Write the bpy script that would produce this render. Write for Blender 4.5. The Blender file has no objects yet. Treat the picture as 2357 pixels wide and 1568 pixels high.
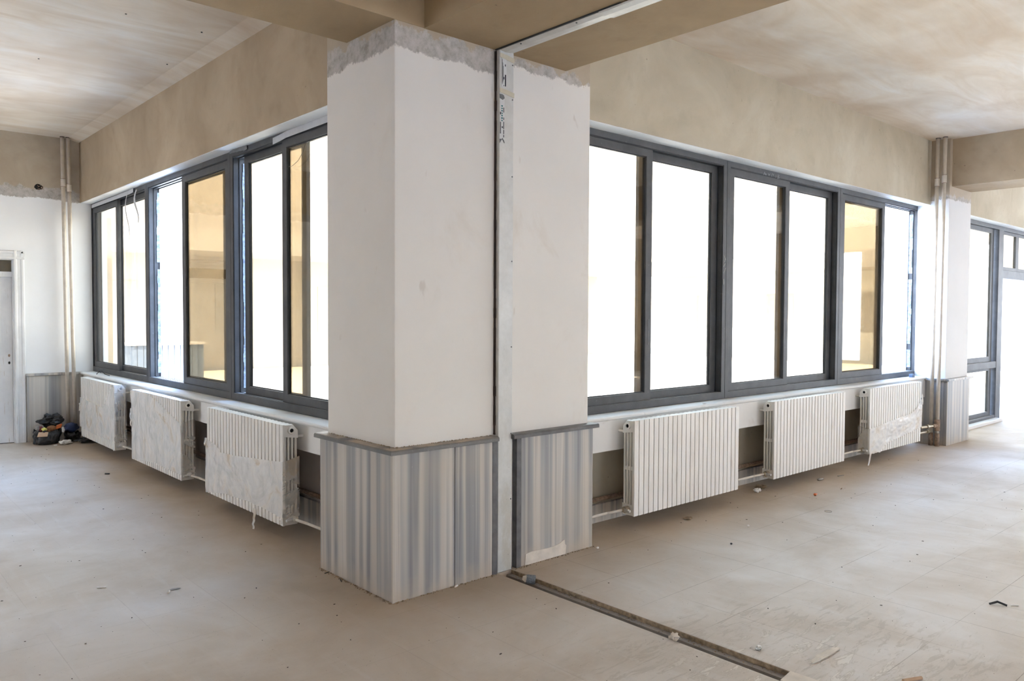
import bpy, bmesh, math, random
from mathutils import Vector, Matrix, noise
R = math.radians
rnd = random.Random(7)
sc = bpy.context.scene
COL = sc.collection

# ------------------------------------------------------------------ camera
YAW, PITCH, ROLL, FPX = 0.838422, -0.032866, 0.0045133, 1805.67
fw = Vector((math.cos(YAW)*math.cos(PITCH), math.sin(YAW)*math.cos(PITCH), math.sin(PITCH)))
rt = fw.cross(Vector((0, 0, 1))).normalized(); up = rt.cross(fw)
r2 = rt*math.cos(ROLL) + up*math.sin(ROLL); u2 = up*math.cos(ROLL) - rt*math.sin(ROLL)
cam = bpy.data.objects.new('camera', bpy.data.cameras.new('camera')); COL.objects.link(cam)
m = Matrix((r2, u2, -fw)).transposed().to_4x4(); m.translation = Vector((-2.38056, -3.6235, 1.6))
cam.matrix_world = m
cam.data.sensor_width = 36; cam.data.lens = FPX/2357*36; cam.data.clip_end = 300
sc.camera = cam

# ------------------------------------------------------------------ light
w = bpy.data.worlds.new('sky'); sc.world = w; w.use_nodes = True
nt = w.node_tree; nt.nodes.clear()
bg = nt.nodes.new('ShaderNodeBackground'); wo = nt.nodes.new('ShaderNodeOutputWorld')
tc = nt.nodes.new('ShaderNodeTexCoord'); sx = nt.nodes.new('ShaderNodeSeparateXYZ'); rp = nt.nodes.new('ShaderNodeValToRGB')
nt.links.new(tc.outputs['Generated'], sx.inputs[0]); nt.links.new(sx.outputs['Z'], rp.inputs[0])
rp.color_ramp.elements[0].position = 0.0; rp.color_ramp.elements[0].color = (0.86, 0.93, 1.0, 1)
rp.color_ramp.elements[1].position = 0.7; rp.color_ramp.elements[1].color = (0.34, 0.56, 1.0, 1)
nt.links.new(rp.outputs[0], bg.inputs[0]); nt.links.new(bg.outputs[0], wo.inputs[0])
bg.inputs[1].default_value = 16.5
sun = bpy.data.objects.new('sun', bpy.data.lights.new('sun', 'SUN')); COL.objects.link(sun)
sun.data.energy = 38; sun.data.color = (1.0, 0.93, 0.82); sun.data.angle = R(1.0)
sun.rotation_euler = Vector((-0.35, -0.75, 1.25)).to_track_quat('Z', 'Y').to_euler()
vs = sc.view_settings
vs.view_transform = 'Standard'; vs.look = 'None'; vs.gamma = 1; vs.exposure = 0.28; vs.use_curve_mapping = False
sc.cycles.use_denoising = True; sc.cycles.use_adaptive_sampling = True; sc.cycles.adaptive_threshold = .03
sc.cycles.max_bounces = 8; sc.cycles.diffuse_bounces = 6; sc.cycles.glossy_bounces = 3
sc.cycles.transparent_max_bounces = 24; sc.cycles.sample_clamp_indirect = 6
sc.cycles.caustics_reflective = False; sc.cycles.caustics_refractive = False

WEST = [(-8.2, -7.6), (3.4, 5.2)]
SOUTH = [(-7, -6), (-.2, .9), (4.5, 6.2), (11.5, 13)]
EAST = [(-8.8, -7.2), (-5.6, -4.2), (-2.6, -1.2)]
# ------------------------------------------------------------------ node helper
class NT:
    def __init__(s, name):
        s.m = bpy.data.materials.new(name); s.m.use_nodes = True
        s.t = s.m.node_tree; s.t.nodes.clear()
        s.out = s.n('ShaderNodeOutputMaterial')
        s.pos = s.n('ShaderNodeNewGeometry').outputs['Position']
    def n(s, ty, **k):
        nd = s.t.nodes.new(ty)
        for a, b in k.items(): setattr(nd, a, b)
        return nd
    def put(s, sock, v):
        if isinstance(v, bpy.types.NodeSocket): s.t.links.new(v, sock)
        elif v is not None:
            if isinstance(v, (tuple, list)) and len(v) == 3 and sock.type == 'RGBA': v = (*v, 1)
            sock.default_value = v
    def math(s, op, a, b=None, c=None, clamp=False):
        nd = s.n('ShaderNodeMath', operation=op, use_clamp=clamp)
        for i, v in enumerate((a, b, c)): 
            if v is not None: s.put(nd.inputs[i], v)
        return nd.outputs[0]
    def xyz(s, v=None):
        nd = s.n('ShaderNodeSeparateXYZ'); s.put(nd.inputs[0], v or s.pos); return nd.outputs
    def comb(s, x, y, z):
        nd = s.n('ShaderNodeCombineXYZ')
        for i, v in enumerate((x, y, z)): s.put(nd.inputs[i], v)
        return nd.outputs[0]
    def scale(s, sx, sy, sz, v=None):
        nd = s.n('ShaderNodeVectorMath', operation='MULTIPLY'); s.put(nd.inputs[0], v or s.pos); nd.inputs[1].default_value = (sx, sy, sz); return nd.outputs[0]
    def noise(s, sc_, det=4, rough=.55, vec=None, dist=0):
        nd = s.n('ShaderNodeTexNoise'); s.put(nd.inputs['Vector'], vec or s.pos)
        nd.inputs['Scale'].default_value = sc_; nd.inputs['Detail'].default_value = det
        nd.inputs['Roughness'].default_value = rough; nd.inputs['Distortion'].default_value = dist
        return nd.outputs['Fac']
    def ramp(s, f, stops, interp='LINEAR'):
        nd = s.n('ShaderNodeValToRGB'); s.put(nd.inputs[0], f); cr = nd.color_ramp; cr.interpolation = interp
        while len(cr.elements) < len(stops): cr.elements.new(.5)
        for e, (p, c) in zip(cr.elements, stops):
            e.position = p; e.color = (c, c, c, 1) if isinstance(c, (int, float)) else (*c, 1)
        return nd.outputs[0]
    def step(s, v, a, b):
        nd = s.n('ShaderNodeMapRange', clamp=True, interpolation_type='SMOOTHSTEP'); s.put(nd.inputs[0], v)
        s.put(nd.inputs[1], a); s.put(nd.inputs[2], b); return nd.outputs[0]
    def mix(s, f, a, b, bt='MIX'):
        nd = s.n('ShaderNodeMix', data_type='RGBA', blend_type=bt)
        s.put(nd.inputs[0], f); s.put(nd.inputs[6], a); s.put(nd.inputs[7], b); return nd.outputs[2]
    def bsdf(s, color, rough=.6, metal=0, bump=None, bs=.2, bd=.01, spec=.5):
        b = s.n('ShaderNodeBsdfPrincipled'); s.put(b.inputs['Base Color'], color); s.put(b.inputs['Roughness'], rough)
        s.put(b.inputs['Metallic'], metal); b.inputs['Specular IOR Level'].default_value = spec
        if bump is not None:
            bp = s.n('ShaderNodeBump'); s.put(bp.inputs['Height'], bump); bp.inputs['Strength'].default_value = bs; bp.inputs['Distance'].default_value = bd
            s.t.links.new(bp.outputs[0], b.inputs['Normal'])
        return b.outputs[0]
    def done(s, sh): s.t.links.new(sh, s.out.inputs[0]); return s.m

def simple(name, c, rough=.6, metal=0, var=.12, ns=14, spec=.4):
    t = NT(name); f = t.noise(ns, 5)
    a = tuple(x*(1-var) for x in c); b = tuple(min(1, x*(1+var)) for x in c)
    return t.done(t.bsdf(t.ramp(f, [(.3, a), (.7, b)]), rough, metal, bump=f, bs=.15, spec=spec))

def plaster_c(t, c1, c2, c3, s1=1.1):
    n1 = t.noise(s1, 6, .6, dist=.6); n2 = t.noise(6, 5, .6); n3 = t.noise(60, 3)
    c = t.ramp(n1, [(.3, c1), (.52, c2), (.75, c3)])
    c = t.mix(t.math('MULTIPLY', t.step(n2, .52, .75), .22), c, tuple(x*.75 for x in c1))
    return c, n2, n3
def m_beam(name='bare plaster', k=(.92, .85, .76)):
    t = NT(name); c, n2, n3 = plaster_c(t, *[tuple(a*b for a, b in zip(c_, k)) for c_ in ((.38, .32, .245), (.45, .385, .30), (.53, .47, .38))])
    h = t.math('ADD', n2, t.math('MULTIPLY', n3, .3))
    specks = t.step(t.noise(30, 2, .4), .76, .80)
    c = t.mix(t.math('MULTIPLY', specks, .5), c, (.12, .09, .07))
    return t.done(t.bsdf(c, .85, bump=h, bs=.12, bd=.02, spec=.2))
def m_ceiling():
    t = NT('brushed ceiling plaster')
    v = t.n('ShaderNodeMapping'); t.put(v.inputs[0], t.pos); v.inputs['Rotation'].default_value = (0, 0, R(38)); v.inputs['Scale'].default_value = (.75, 2.6, 1)
    n1 = t.noise(1.0, 7, .62, vec=v.outputs[0], dist=1.1); n2 = t.noise(.8, 4, .5); n3 = t.noise(9, 4, .6, vec=v.outputs[0])
    c = t.ramp(n1, [(.3, (.71, .595, .46)), (.5, (.82, .735, .62)), (.72, (.89, .85, .785))])
    c = t.mix(t.math('MULTIPLY', t.step(n2, .42, .62), .45), c, (.55, .43, .31))
    c = t.mix(t.math('MULTIPLY', n3, .15), c, (.42, .36, .30))
    return t.done(t.bsdf(c, .85, bump=n3, bs=.08, bd=.01, spec=.2))
def m_paintwall(name, edge, g=.09, axis=0, tint=(.80, .765, .715), stain=.35):
    """white paint with a ragged upper edge, a grey smeared band and bare plaster above"""
    t = NT(name); P = t.xyz()
    c, n2, n3 = plaster_c(t, (.38, .31, .23), (.43, .36, .27), (.50, .44, .35), 2)
    hor = t.math('ADD', P[0], P[1])
    v1 = t.comb(t.math('MULTIPLY', hor, 3.2), 0, t.math('MULTIPLY', P[2], .9))
    nb = t.noise(1.0, 5, .6, vec=v1); nf = t.noise(60, 4, .7)
    vb = t.comb(t.math('MULTIPLY', hor, 9), 2.2, t.math('MULTIPLY', P[2], 1.2)); nbl = t.noise(1.0, 2, .4, vec=vb)
    zz = t.math('ADD', P[2], t.math('MULTIPLY', t.math('SUBTRACT', nb, .5), .16))
    zz = t.math('ADD', zz, t.math('MULTIPLY', t.math('SUBTRACT', nf, .5), .05))
    zg = t.math('ADD', t.math('ADD', P[2], t.math('MULTIPLY', t.math('SUBTRACT', nbl, .5), .20)), t.math('MULTIPLY', t.math('SUBTRACT', nf, .5), .10))
    white = t.ramp(t.noise(1.3, 6, .6), [(.3, tuple(x*.93 for x in tint)), (.7, tint)])
    st = t.step(t.noise(2.2, 6, .65, vec=t.scale(1, 1, .6), dist=.5), .56, .8)
    white = t.mix(t.math('MULTIPLY', st, stain), white, (.56, .46, .35))
    sm = t.step(t.noise(11, 3, .5, vec=t.scale(1, 1, .45)), .70, .78)
    white = t.mix(t.math('MULTIPLY', sm, .3), white, (.42, .33, .25))
    grey = t.ramp(t.noise(16, 6, .75), [(.3, (.27, .25, .205)), (.5, (.44, .41, .38)), (.7, (.56, .525, .50))])
    a = t.step(zg, edge+g, edge+g+.02); b = t.step(zz, edge, edge+.015)
    low = t.mix(b, white, grey)
    c = t.mix(a, low, c)
    return t.done(t.bsdf(c, .7, bump=t.math('ADD', n2, t.math('MULTIPLY', nf, .3)), bs=.07, bd=.01, spec=.3))
def m_white(name='white wall paint', tint=(.80, .78, .75)):
    t = NT(name); n1 = t.noise(1.6, 6, .6); n2 = t.noise(7, 5, .65)
    c = t.ramp(n1, [(.3, tuple(x*.9 for x in tint)), (.65, tint)])
    c = t.mix(t.math('MULTIPLY', t.step(n2, .55, .75), .25), c, (.52, .44, .35))
    return t.done(t.bsdf(c, .7, bump=n2, bs=.06, bd=.01, spec=.3))
def m_marble(name, seed, warm=0.0, dark=1.0, freq=1.0):
    """vertically veined marble: veins vary along X+Y only"""
    t = NT(name); P = t.xyz()
    hor = t.math('ADD', t.math('SUBTRACT', P[0], P[1]), t.math('MULTIPLY', P[2], .004))
    wob = t.math('MULTIPLY', t.noise(2.0, 3), .012)
    h = t.math('ADD', hor, wob)
    v = t.comb(t.math('MULTIPLY', h, 6*freq), seed, t.math('MULTIPLY', P[2], .12))
    v2 = t.comb(t.math('MULTIPLY', h, 26*freq), seed+3, t.math('MULTIPLY', P[2], .3))
    n1 = t.noise(1.0, 2, .5, vec=v); n2 = t.noise(1.0, 2, .5, vec=v2)
    f = t.math('ADD', t.math('MULTIPLY', n1, .85), t.math('MULTIPLY', n2, .15))
    d = dark
    c = t.ramp(n1, [(.36, (.50*d, .465*d, .42*d)), (.43, (.235*d, .24*d, .248*d)), (.49, (.33*d, .33*d, .33*d)), (.55, (.50*d, .465*d, .42*d)), (.62, (.55*d, .52*d, .475*d)), (.70, (.27*d, .275*d, .28*d))])
    c = t.mix(t.math('MULTIPLY', t.step(n2, .56, .64), .45), c, (.20*d, .20*d, .21*d))
    c = t.mix(t.math('MULTIPLY', t.step(n2, .42, .36), .35), c, (.60, .57, .52))
    c = t.mix(t.step(t.noise(.9, 3), .45, .65), c, t.mix(.35, c, (.50, .43, .33)))
    dust = t.math('MULTIPLY', t.step(t.math('ADD', P[2], t.math('MULTIPLY', t.noise(7, 5), .25)), .28, .08), .55)
    c = t.mix(dust, c, (.50, .42, .32))
    scr = t.step(t.noise(34, 3, .6), .71, .76)
    c = t.mix(t.math('MULTIPLY', scr, .25), c, (.75, .73, .70))
    if warm: c = t.mix(warm, c, (.62, .56, .46))
    return t.done(t.bsdf(c, .38, bump=n2, bs=.03, spec=.4))
def m_cap():
    t = NT('dark cap stone'); n = t.noise(120, 3, .7); n2 = t.noise(5, 4)
    P = t.xyz()
    c = t.ramp(n2, [(.3, (.115, .112, .11)), (.7, (.19, .185, .175))])
    c = t.mix(t.math('MULTIPLY', t.step(n, .62, .7), .35), c, (.5, .5, .48))
    nor = t.n('ShaderNodeNewGeometry').outputs['Normal']
    topf = t.step(t.xyz(nor)[2], .6, .95)
    c = t.mix(t.math('MULTIPLY', topf, t.step(n2, .3, .6)), c, (.42, .34, .25))
    return t.done(t.bsdf(c, .5, bump=n, bs=.1))
def m_alu(name='dark anodised aluminium', base=(.072, .073, .075), scr=1.0):
    t = NT(name); n1 = t.noise(5, 6, .65); n2 = t.noise(40, 4, .7); P = t.xyz()
    c = t.ramp(n1, [(.3, tuple(x*.8 for x in base)), (.7, tuple(x*1.3 for x in base))])
    sp = t.math('MULTIPLY', t.step(t.noise(23, 5, .75), .62, .74), .22*scr)
    c = t.mix(sp, c, (.42, .42, .42))
    nor = t.xyz(t.n('ShaderNodeNewGeometry').outputs['Normal'])
    dust = t.math('MULTIPLY', t.step(nor[2], .5, .95), .5)
    c = t.mix(dust, c, (.45, .42, .38))
    return t.done(t.bsdf(c, .5, .1, bump=n2, bs=.03, spec=.3))
def m_floor():
    t = NT('dusty stone floor tiles'); P = t.xyz()
    right = t.math('GREATER_THAN', P[0], .82)
    T = .4125
    def line(co, off, wd):
        f = t.math('FRACT', t.math('DIVIDE', t.math('SUBTRACT', co, off), T))
        d = t.math('MINIMUM', f, t.math('SUBTRACT', 1.0, f))
        return t.math('MULTIPLY', d, T)
    wob = t.math('MULTIPLY', t.math('SUBTRACT', t.noise(40, 3), .5), .0025)
    ox = t.math('ADD', t.math('MULTIPLY', right, 1.6945+.70), -.70)
    oy = t.math('ADD', t.math('MULTIPLY', right, -.52-.264-.0), .264)
    dx = line(P[0], ox, 0); dy = line(P[1], oy, 0)
    vis = t.noise(.9, 3, .5); visx = t.noise(1.3, 2, .5, vec=t.scale(1, .6, 1)); 
    def mask(d, vn, lo):
        g = t.math('SUBTRACT', 1.0, t.step(t.math('ADD', d, wob), .0006, .0026))
        return t.math('MULTIPLY', g, t.step(vn, lo, lo+.22))
    strength = t.math('ADD', .30, t.math('MULTIPLY', right, .55))
    grout = t.math('MULTIPLY', t.math('MAXIMUM', mask(dx, visx, .42), mask(dy, vis, .42)), strength)
    # tile tone
    cell = t.comb(t.math('FLOOR', t.math('DIVIDE', t.math('SUBTRACT', P[0], ox), T)), t.math('FLOOR', t.math('DIVIDE', t.math('SUBTRACT', P[1], oy), T)), 0)
    wn = t.n('ShaderNodeTexWhiteNoise'); t.put(wn.inputs[0], cell)
    n1 = t.noise(1.2, 7, .62, dist=.4)
    mp = t.n('ShaderNodeMapping'); t.put(mp.inputs[0], t.pos); mp.inputs['Rotation'].default_value = (0, 0, R(42)); mp.inputs['Scale'].default_value = (9, 1.2, 1)
    streak = t.noise(1.6, 5, .6, vec=mp.outputs[0])
    fine = t.noise(22, 6, .7)
    base = t.ramp(n1, [(.28, (.48, .415, .34)), (.5, (.59, .535, .47)), (.72, (.68, .645, .60))])
    base = t.mix(t.math('MULTIPLY', wn.outputs[0], .14), base, (.66, .64, .62))
    base = t.mix(t.math('MULTIPLY', t.step(streak, .52, .72), .28), base, (.68, .665, .64))
    # brown dust close to the walls and pillar
    yb = t.math('ADD', t.step(P[1], -1.1, .15), 0); xb = t.step(P[0], -1.3, .1)
    near = t.math('MULTIPLY', yb, xb)
    near = t.math('MULTIPLY', near, t.math('ADD', .55, t.math('MULTIPLY', t.noise(3, 5, .6), .6)))
    base = t.mix(t.math('MULTIPLY', near, .85, clamp=True), base, (.37, .285, .195))
    # scuffs, glue residue
    mp2 = t.n('ShaderNodeMapping'); t.put(mp2.inputs[0], t.pos); mp2.inputs['Rotation'].default_value = (0, 0, R(-40)); mp2.inputs['Scale'].default_value = (1, 4.5, 1)
    sc1 = t.noise(7, 6, .72, vec=mp2.outputs[0])
    scuff = t.math('MULTIPLY', t.step(sc1, .63, .72), .45)
    base = t.mix(scuff, base, (.30, .265, .22))
    # rough patch of old mortar by the trench near the camera
    dxp = t.math('SUBTRACT', P[0], .85); dyp = t.math('SUBTRACT', P[1], -1.95)
    rr = t.math('SQRT', t.math('ADD', t.math('POWER', t.math('MULTIPLY', dxp, .75), 2), t.math('POWER', dyp, 2)))
    area = t.step(t.math('ADD', rr, t.math('MULTIPLY', n1, .5)), 1.25, .55)
    mor = t.math('MULTIPLY', area, t.step(t.noise(4.5, 7, .72, vec=mp2.outputs[0], dist=.8), .52, .60))
    base = t.mix(t.math('MULTIPLY', mor, .85), base, (.72, .68, .61))
    edge = t.math('MULTIPLY', t.math('MULTIPLY', mor, t.math('SUBTRACT', 1.0, mor)), 1.8)
    base = t.mix(edge, base, (.33, .28, .22))
    specks = t.math('MULTIPLY', t.step(t.noise(85, 2, .5), .70, .76), .6)
    blot = t.step(t.noise(5, 7, .75, vec=mp2.outputs[0]), .56, .70)
    base = t.mix(t.math('MULTIPLY', blot, .28), base, (.40, .34, .27))
    base = t.mix(specks, base, (.17, .14, .11))
    base = t.mix(t.math('MULTIPLY', grout, .75), base, (.16, .125, .09))
    h = t.math('ADD', t.math('MULTIPLY', fine, .35), t.math('MULTIPLY', mor, 1.2))
    h = t.math('SUBTRACT', h, grout)
    rg = t.ramp(n1, [(.3, .75), (.7, .5)])
    return t.done(t.bsdf(base, rg, bump=h, bs=.25, bd=.004, spec=.3))
def m_rad():
    t = NT('radiator enamel'); n = t.noise(9, 6, .7, vec=t.scale(1, 1, .25)); n2 = t.noise(60, 3)
    c = t.ramp(n, [(.35, (.80, .775, .73)), (.62, (.74, .71, .655)), (.8, (.60, .53, .45))])
    c = t.mix(t.math('MULTIPLY', t.step(n2, .70, .76), .4), c, (.35, .29, .22))
    return t.done(t.bsdf(c, .42, spec=.4))
def m_film(name='torn protective film', a0=.55, a1=.85):
    t = NT(name); n = t.noise(3.2, 5, .6, dist=1.6); n2 = t.noise(6, 3, .5, dist=1.5)
    c = t.ramp(n, [(.46, (.95, .94, .92)), (.58, (.88, .84, .78)), (.68, (.66, .56, .44))])
    b = t.bsdf(c, .25, bump=t.math('ADD', n2, n), bs=.3, bd=.03, spec=.6)
    tr = t.n('ShaderNodeBsdfTransparent'); tr.inputs[0].default_value = (.93, .92, .90, 1)
    mx = t.n('ShaderNodeMixShader'); t.put(mx.inputs[0], t.ramp(n, [(.35, a0), (.7, a1)]))
    t.t.links.new(tr.outputs[0], mx.inputs[1]); t.t.links.new(b, mx.inputs[2])
    return t.done(mx.outputs[0])
def m_glass(name='amber solar glass', tint=(.755, .70, .60)):
    t = NT(name)
    tr = t.n('ShaderNodeBsdfTransparent'); tr.inputs[0].default_value = (*tint, 1)
    gl = t.n('ShaderNodeBsdfGlossy'); gl.inputs['Roughness'].default_value = .02; gl.inputs[0].default_value = (.9, .9, .9, 1)
    fr = t.n('ShaderNodeFresnel'); fr.inputs[0].default_value = 1.45
    mx = t.n('ShaderNodeMixShader'); t.t.links.new(t.math('MULTIPLY', fr.outputs[0], .5), mx.inputs[0])
    t.t.links.new(tr.outputs[0], mx.inputs[1]); t.t.links.new(gl.outputs[0], mx.inputs[2])
    return t.done(mx.outputs[0])
def m_door():
    t = NT('worn white door paint'); P = t.xyz()
    n = t.noise(3, 6, .7, vec=t.scale(14, 14, 1.1)); n2 = t.noise(2.4, 5, .6)
    c = t.ramp(n2, [(.35, (.62, .62, .62)), (.65, (.76, .755, .75))])
    c = t.mix(t.step(n, .62, .70), c, (.45, .36, .27))
    return t.done(t.bsdf(c, .5, bump=n, bs=.15))
def m_metalcover():
    t = NT('white coated sheet metal'); n = t.noise(9, 6, .7); P = t.xyz()
    c = t.ramp(n, [(.35, (.52, .52, .50)), (.65, (.62, .62, .60))])
    low = t.step(P[2], 1.1, .2)
    c = t.mix(t.math('MULTIPLY', t.step(t.noise(4, 6, .7, vec=t.scale(2.5, 2.5, 1)), .45, .62), t.math('ADD', .12, t.math('MULTIPLY', low, .5))), c, (.47, .44, .37))
    c = t.mix(t.math('MULTIPLY', t.step(t.noise(45, 3), .70, .76), .5), c, (.12, .10, .09))
    return t.done(t.bsdf(c, .4, .15, bump=n, bs=.05))

M = dict(beam=m_beam(), beam_shaded=m_beam('plaster with painted shade', (.82, .72, .57)), beam_lit=m_beam('plaster with painted light', (1.10, 1.14, 1.12)), ceil=m_ceiling(),
    pillar=m_paintwall('painted pillar plaster', 3.07, .115), pillar2=m_paintwall('painted pillar plaster right', 3.14, .045, stain=.45),
    farwall=m_paintwall('painted end wall', 3.0, .14, tint=(.92, .92, .92), stain=.05),
    pillar3=m_paintwall('painted far pillar', 3.05, .05, tint=(.72, .71, .70), stain=.2),
    white=m_white(), soffit=m_white('white soffit', (.84, .84, .84)),
    marble_a=m_marble('veined marble', 1.3), marble_b=m_marble('veined marble tight', 8.1, freq=1.5), marble_c=m_marble('veined marble pale', 15.2, freq=1.25, dark=1.08),
    marble_d=m_marble('veined marble far', 22.0, freq=1.7, dark=.95), marble_edge=m_marble('pale marble edge', 4.4, warm=.6),
    cap=m_cap(), alu=m_alu(), alu_dark=simple('black track rubber', (.02, .02, .022), .6),
    floor=m_floor(), rad=m_rad(), film=m_film(), film_thin=m_film('thin clear film', .12, .45), glass=m_glass(), door=m_door(), cover=m_metalcover(),
    hole=simple('dark void', (.012, .01, .009), .9), sill=m_white('white marble sill', (.74, .72, .69)),
    pipe=simple('old cream pipe paint', (.66, .59, .50), .45, var=.1), rust=simple('rusty pipe', (.30, .21, .15), .8, var=.4, ns=40),
    darkseal=simple('dark sealant', (.035, .022, .018), .7, var=.6), niche=simple('dusty niche plaster', (.56, .49, .44), .9, var=.1, ns=3), grit=simple('dark grit', (.10, .08, .065), .9, var=.5), dirt=simple('brown dirt', (.30, .23, .155), .95, var=.5, ns=35), strip=simple('dark slate strip', (.13, .13, .132), .45, var=.25),
    brass=simple('dull brass', (.45, .38, .28), .4, .6), chrome=simple('dull chrome', (.7, .69, .67), .3, .7),
    bag=simple('black bin bag', (.022, .02, .02), .35, var=.4), blue=simple('navy plastic', (.022, .035, .09), .5),
    card=simple('cardboard', (.50, .34, .22), .8), yellow=simple('yellow wrapper', (.75, .70, .20), .5), orange=simple('orange plastic', (.55, .13, .03), .5),
    paper=simple('crumpled paper', (.78, .76, .73), .8), maroon=simple('maroon paper', (.16, .03, .03), .6), brown=simple('brown cloth', (.22, .10, .04), .9),
    grey=simple('grey debris', (.30, .28, .26), .8), black=simple('black debris', (.03, .03, .03), .7), pale=simple('pale plaster chip', (.68, .62, .54), .9),
    tapebeige=simple('beige masking tape', (.55, .50, .38), .7), label=simple('paper label', (.62, .62, .61), .6, var=.05), ink=simple('label ink', (.03, .03, .035), .7), teal=simple('teal ink', (.03, .16, .17), .6),
    tapegrey=simple('grey tape', (.52, .52, .53), .5, var=.06), bluefilm=simple('blue plastic strip', (.26, .31, .40), .5, var=.5, ns=30),
    concrete=simple('courtyard concrete', (.80, .78, .74), .9, var=.08, ns=1), facade=simple('facade render', (.45, .42, .39), .9, var=.05, ns=1), facade2=simple('pale facade render', (.72, .70, .66), .9, var=.04, ns=1), facade_dark=simple('facade shade panel', (.40, .38, .36), .8),
    leaf=simple('courtyard leaves', (.14, .17, .04), .7, var=.4), bark=simple('bark', (.2, .14, .1), .9), steelblue=simple('blue grey sheet', (.10, .13, .18), .6))

# ------------------------------------------------------------------ mesh helpers
def box(bm, x0, x1, y0, y1, z0, z1):
    vs_ = [bm.verts.new(p) for p in ((x0,y0,z0),(x1,y0,z0),(x1,y1,z0),(x0,y1,z0),(x0,y0,z1),(x1,y0,z1),(x1,y1,z1),(x0,y1,z1))]
    for f in ((0,3,2,1),(4,5,6,7),(0,1,5,4),(1,2,6,5),(2,3,7,6),(3,0,4,7)): bm.faces.new([vs_[i] for i in f])
def cyl(bm, p0, p1, r, seg=14, r1=None, caps=True):
    p0 = Vector(p0); p1 = Vector(p1); d = (p1-p0).normalized()
    a = d.orthogonal().normalized(); b = d.cross(a); r1 = r if r1 is None else r1
    A = []; B = []
    for i in range(seg):
        t = 2*math.pi*i/seg; o = a*math.cos(t)+b*math.sin(t)
        A.append(bm.verts.new(p0+o*r)); B.append(bm.verts.new(p1+o*r1))
    for i in range(seg):
        j = (i+1) % seg; bm.faces.new((A[i], A[j], B[j], B[i]))
    if caps: bm.faces.new(A[::-1]); bm.faces.new(B)
def tube(bm, pts, r, seg=10):
    for a, b in zip(pts, pts[1:]): cyl(bm, a, b, r, seg)
    for p in pts[1:-1]:
        bmesh.ops.create_icosphere(bm, subdivisions=2, radius=r*1.0, matrix=Matrix.Translation(p))
def ring(bm, c, axis, ro, ri, ln, seg=20):
    c = Vector(c); d = Vector(axis).normalized(); a = d.orthogonal().normalized(); b = d.cross(a); L = []
    for (rad, off) in ((ro, 0), (ro, ln*.8), (ro*.93, ln), (ri, ln), (ri, 0)):
        L.append([bm.verts.new(c+d*off+(a*math.cos(2*math.pi*i/seg)+b*math.sin(2*math.pi*i/seg))*rad) for i in range(seg)])
    for u, v in zip(L, L[1:]+L[:1]):
        for i in range(seg): j = (i+1) % seg; bm.faces.new((u[i], u[j], v[j], v[i]))
def prism(bm, pts, fn, h0, h1):
    """pts 2D outline; fn(a,b,h)->xyz"""
    A = [bm.verts.new(fn(a, b, h0)) for a, b in pts]; B = [bm.verts.new(fn(a, b, h1)) for a, b in pts]
    n = len(pts)
    for i in range(n): j = (i+1) % n; bm.faces.new((A[i], A[j], B[j], B[i]))
    bm.faces.new(A[::-1]); bm.faces.new(B)
def new(): return bmesh.new()
def obj(name, bm, mat, parent=None, bevel=0, smooth=False, loc=None, seg=2):
    bmesh.ops.recalc_face_normals(bm, faces=bm.faces[:])
    me = bpy.data.meshes.new(name); 
    if loc is None: loc = Vector((0, 0, 0))
    off = Vector(loc)
    base = parent_world(parent) if parent else Vector((0, 0, 0))
    for v in bm.verts: v.co = v.co - off
    bm.to_mesh(me); bm.free(); me.materials.append(mat)
    if smooth:
        for p in me.polygons: p.use_smooth = True
    o = bpy.data.objects.new(name, me); COL.objects.link(o)
    o.location = off - base
    if parent: o.parent = parent
    if bevel:
        b = o.modifiers.new('bevel', 'BEVEL'); b.width = bevel; b.segments = seg; b.limit_method = 'ANGLE'; b.angle_limit = R(40)
        b.harden_normals = False
    return o
def parent_world(p):
    v = Vector((0, 0, 0))
    while p: v += p.location; p = p.parent
    return v
def boxo(name, c, mat, parent=None, bevel=0, **k):
    bm = new(); box(bm, *c); return obj(name, bm, mat, parent, bevel, **k)
def thing(name, label, cat, loc, group=None):
    o = bpy.data.objects.new(name, None); COL.objects.link(o); o.location = loc; o.empty_display_size = .1
    o['label'] = label; o['category'] = cat
    if group: o['group'] = group
    return o
def tag(o, label, cat, group=None):
    o['label'] = label; o['category'] = cat
    if group: o['group'] = group
    return o
def struct(o): o['kind'] = 'structure'; return o

# ------------------------------------------------------------------ shell
ZC = 3.79; XL = .24; YR = .22
# floor with the open joint
bm = new()
box(bm, -9, .765, -10, 7.8, -.3, 0); box(bm, .885, 17.2, -10, .49, -.3, 0); box(bm, .765, .885, 0, .49, -.3, 0)
struct(obj('floor', bm, M['floor']))
bm = new()
box(bm, -9, .6, -10, 8.0, ZC, 4.1); box(bm, .6, 17.2, -10, .6, ZC, 4.1)
ceiling = struct(obj('ceiling', bm, M['ceil']))
# downstand beams, children of the ceiling
boxo('beam', (.235, 1.38, -10, .30, 3.21, ZC), M['beam_shaded'], ceiling)  # darker copy of the plaster, shade by the pillar painted into the colour
boxo('beam', (-9, .236, .035, .55, 3.212, ZC), M['beam_shaded'], ceiling)
boxo('beam', (8.18, 8.85, -10, .24, 3.21, ZC), M['beam'], ceiling)
# small drain holes / nail marks in the ceiling
bm = new()
for x, y in ((-1.45, 1.9), (-.6, 2.6), (-.85, 4.2), (-1.2, 5.2), (-.2, 1.5), (-.05, 2.6), (.02, 3.6)):
    cyl(bm, (x, y, ZC-.004), (x, y, ZC+.01), .007, 8)
obj('nail_hole', bm, M['black'], ceiling)
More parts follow.
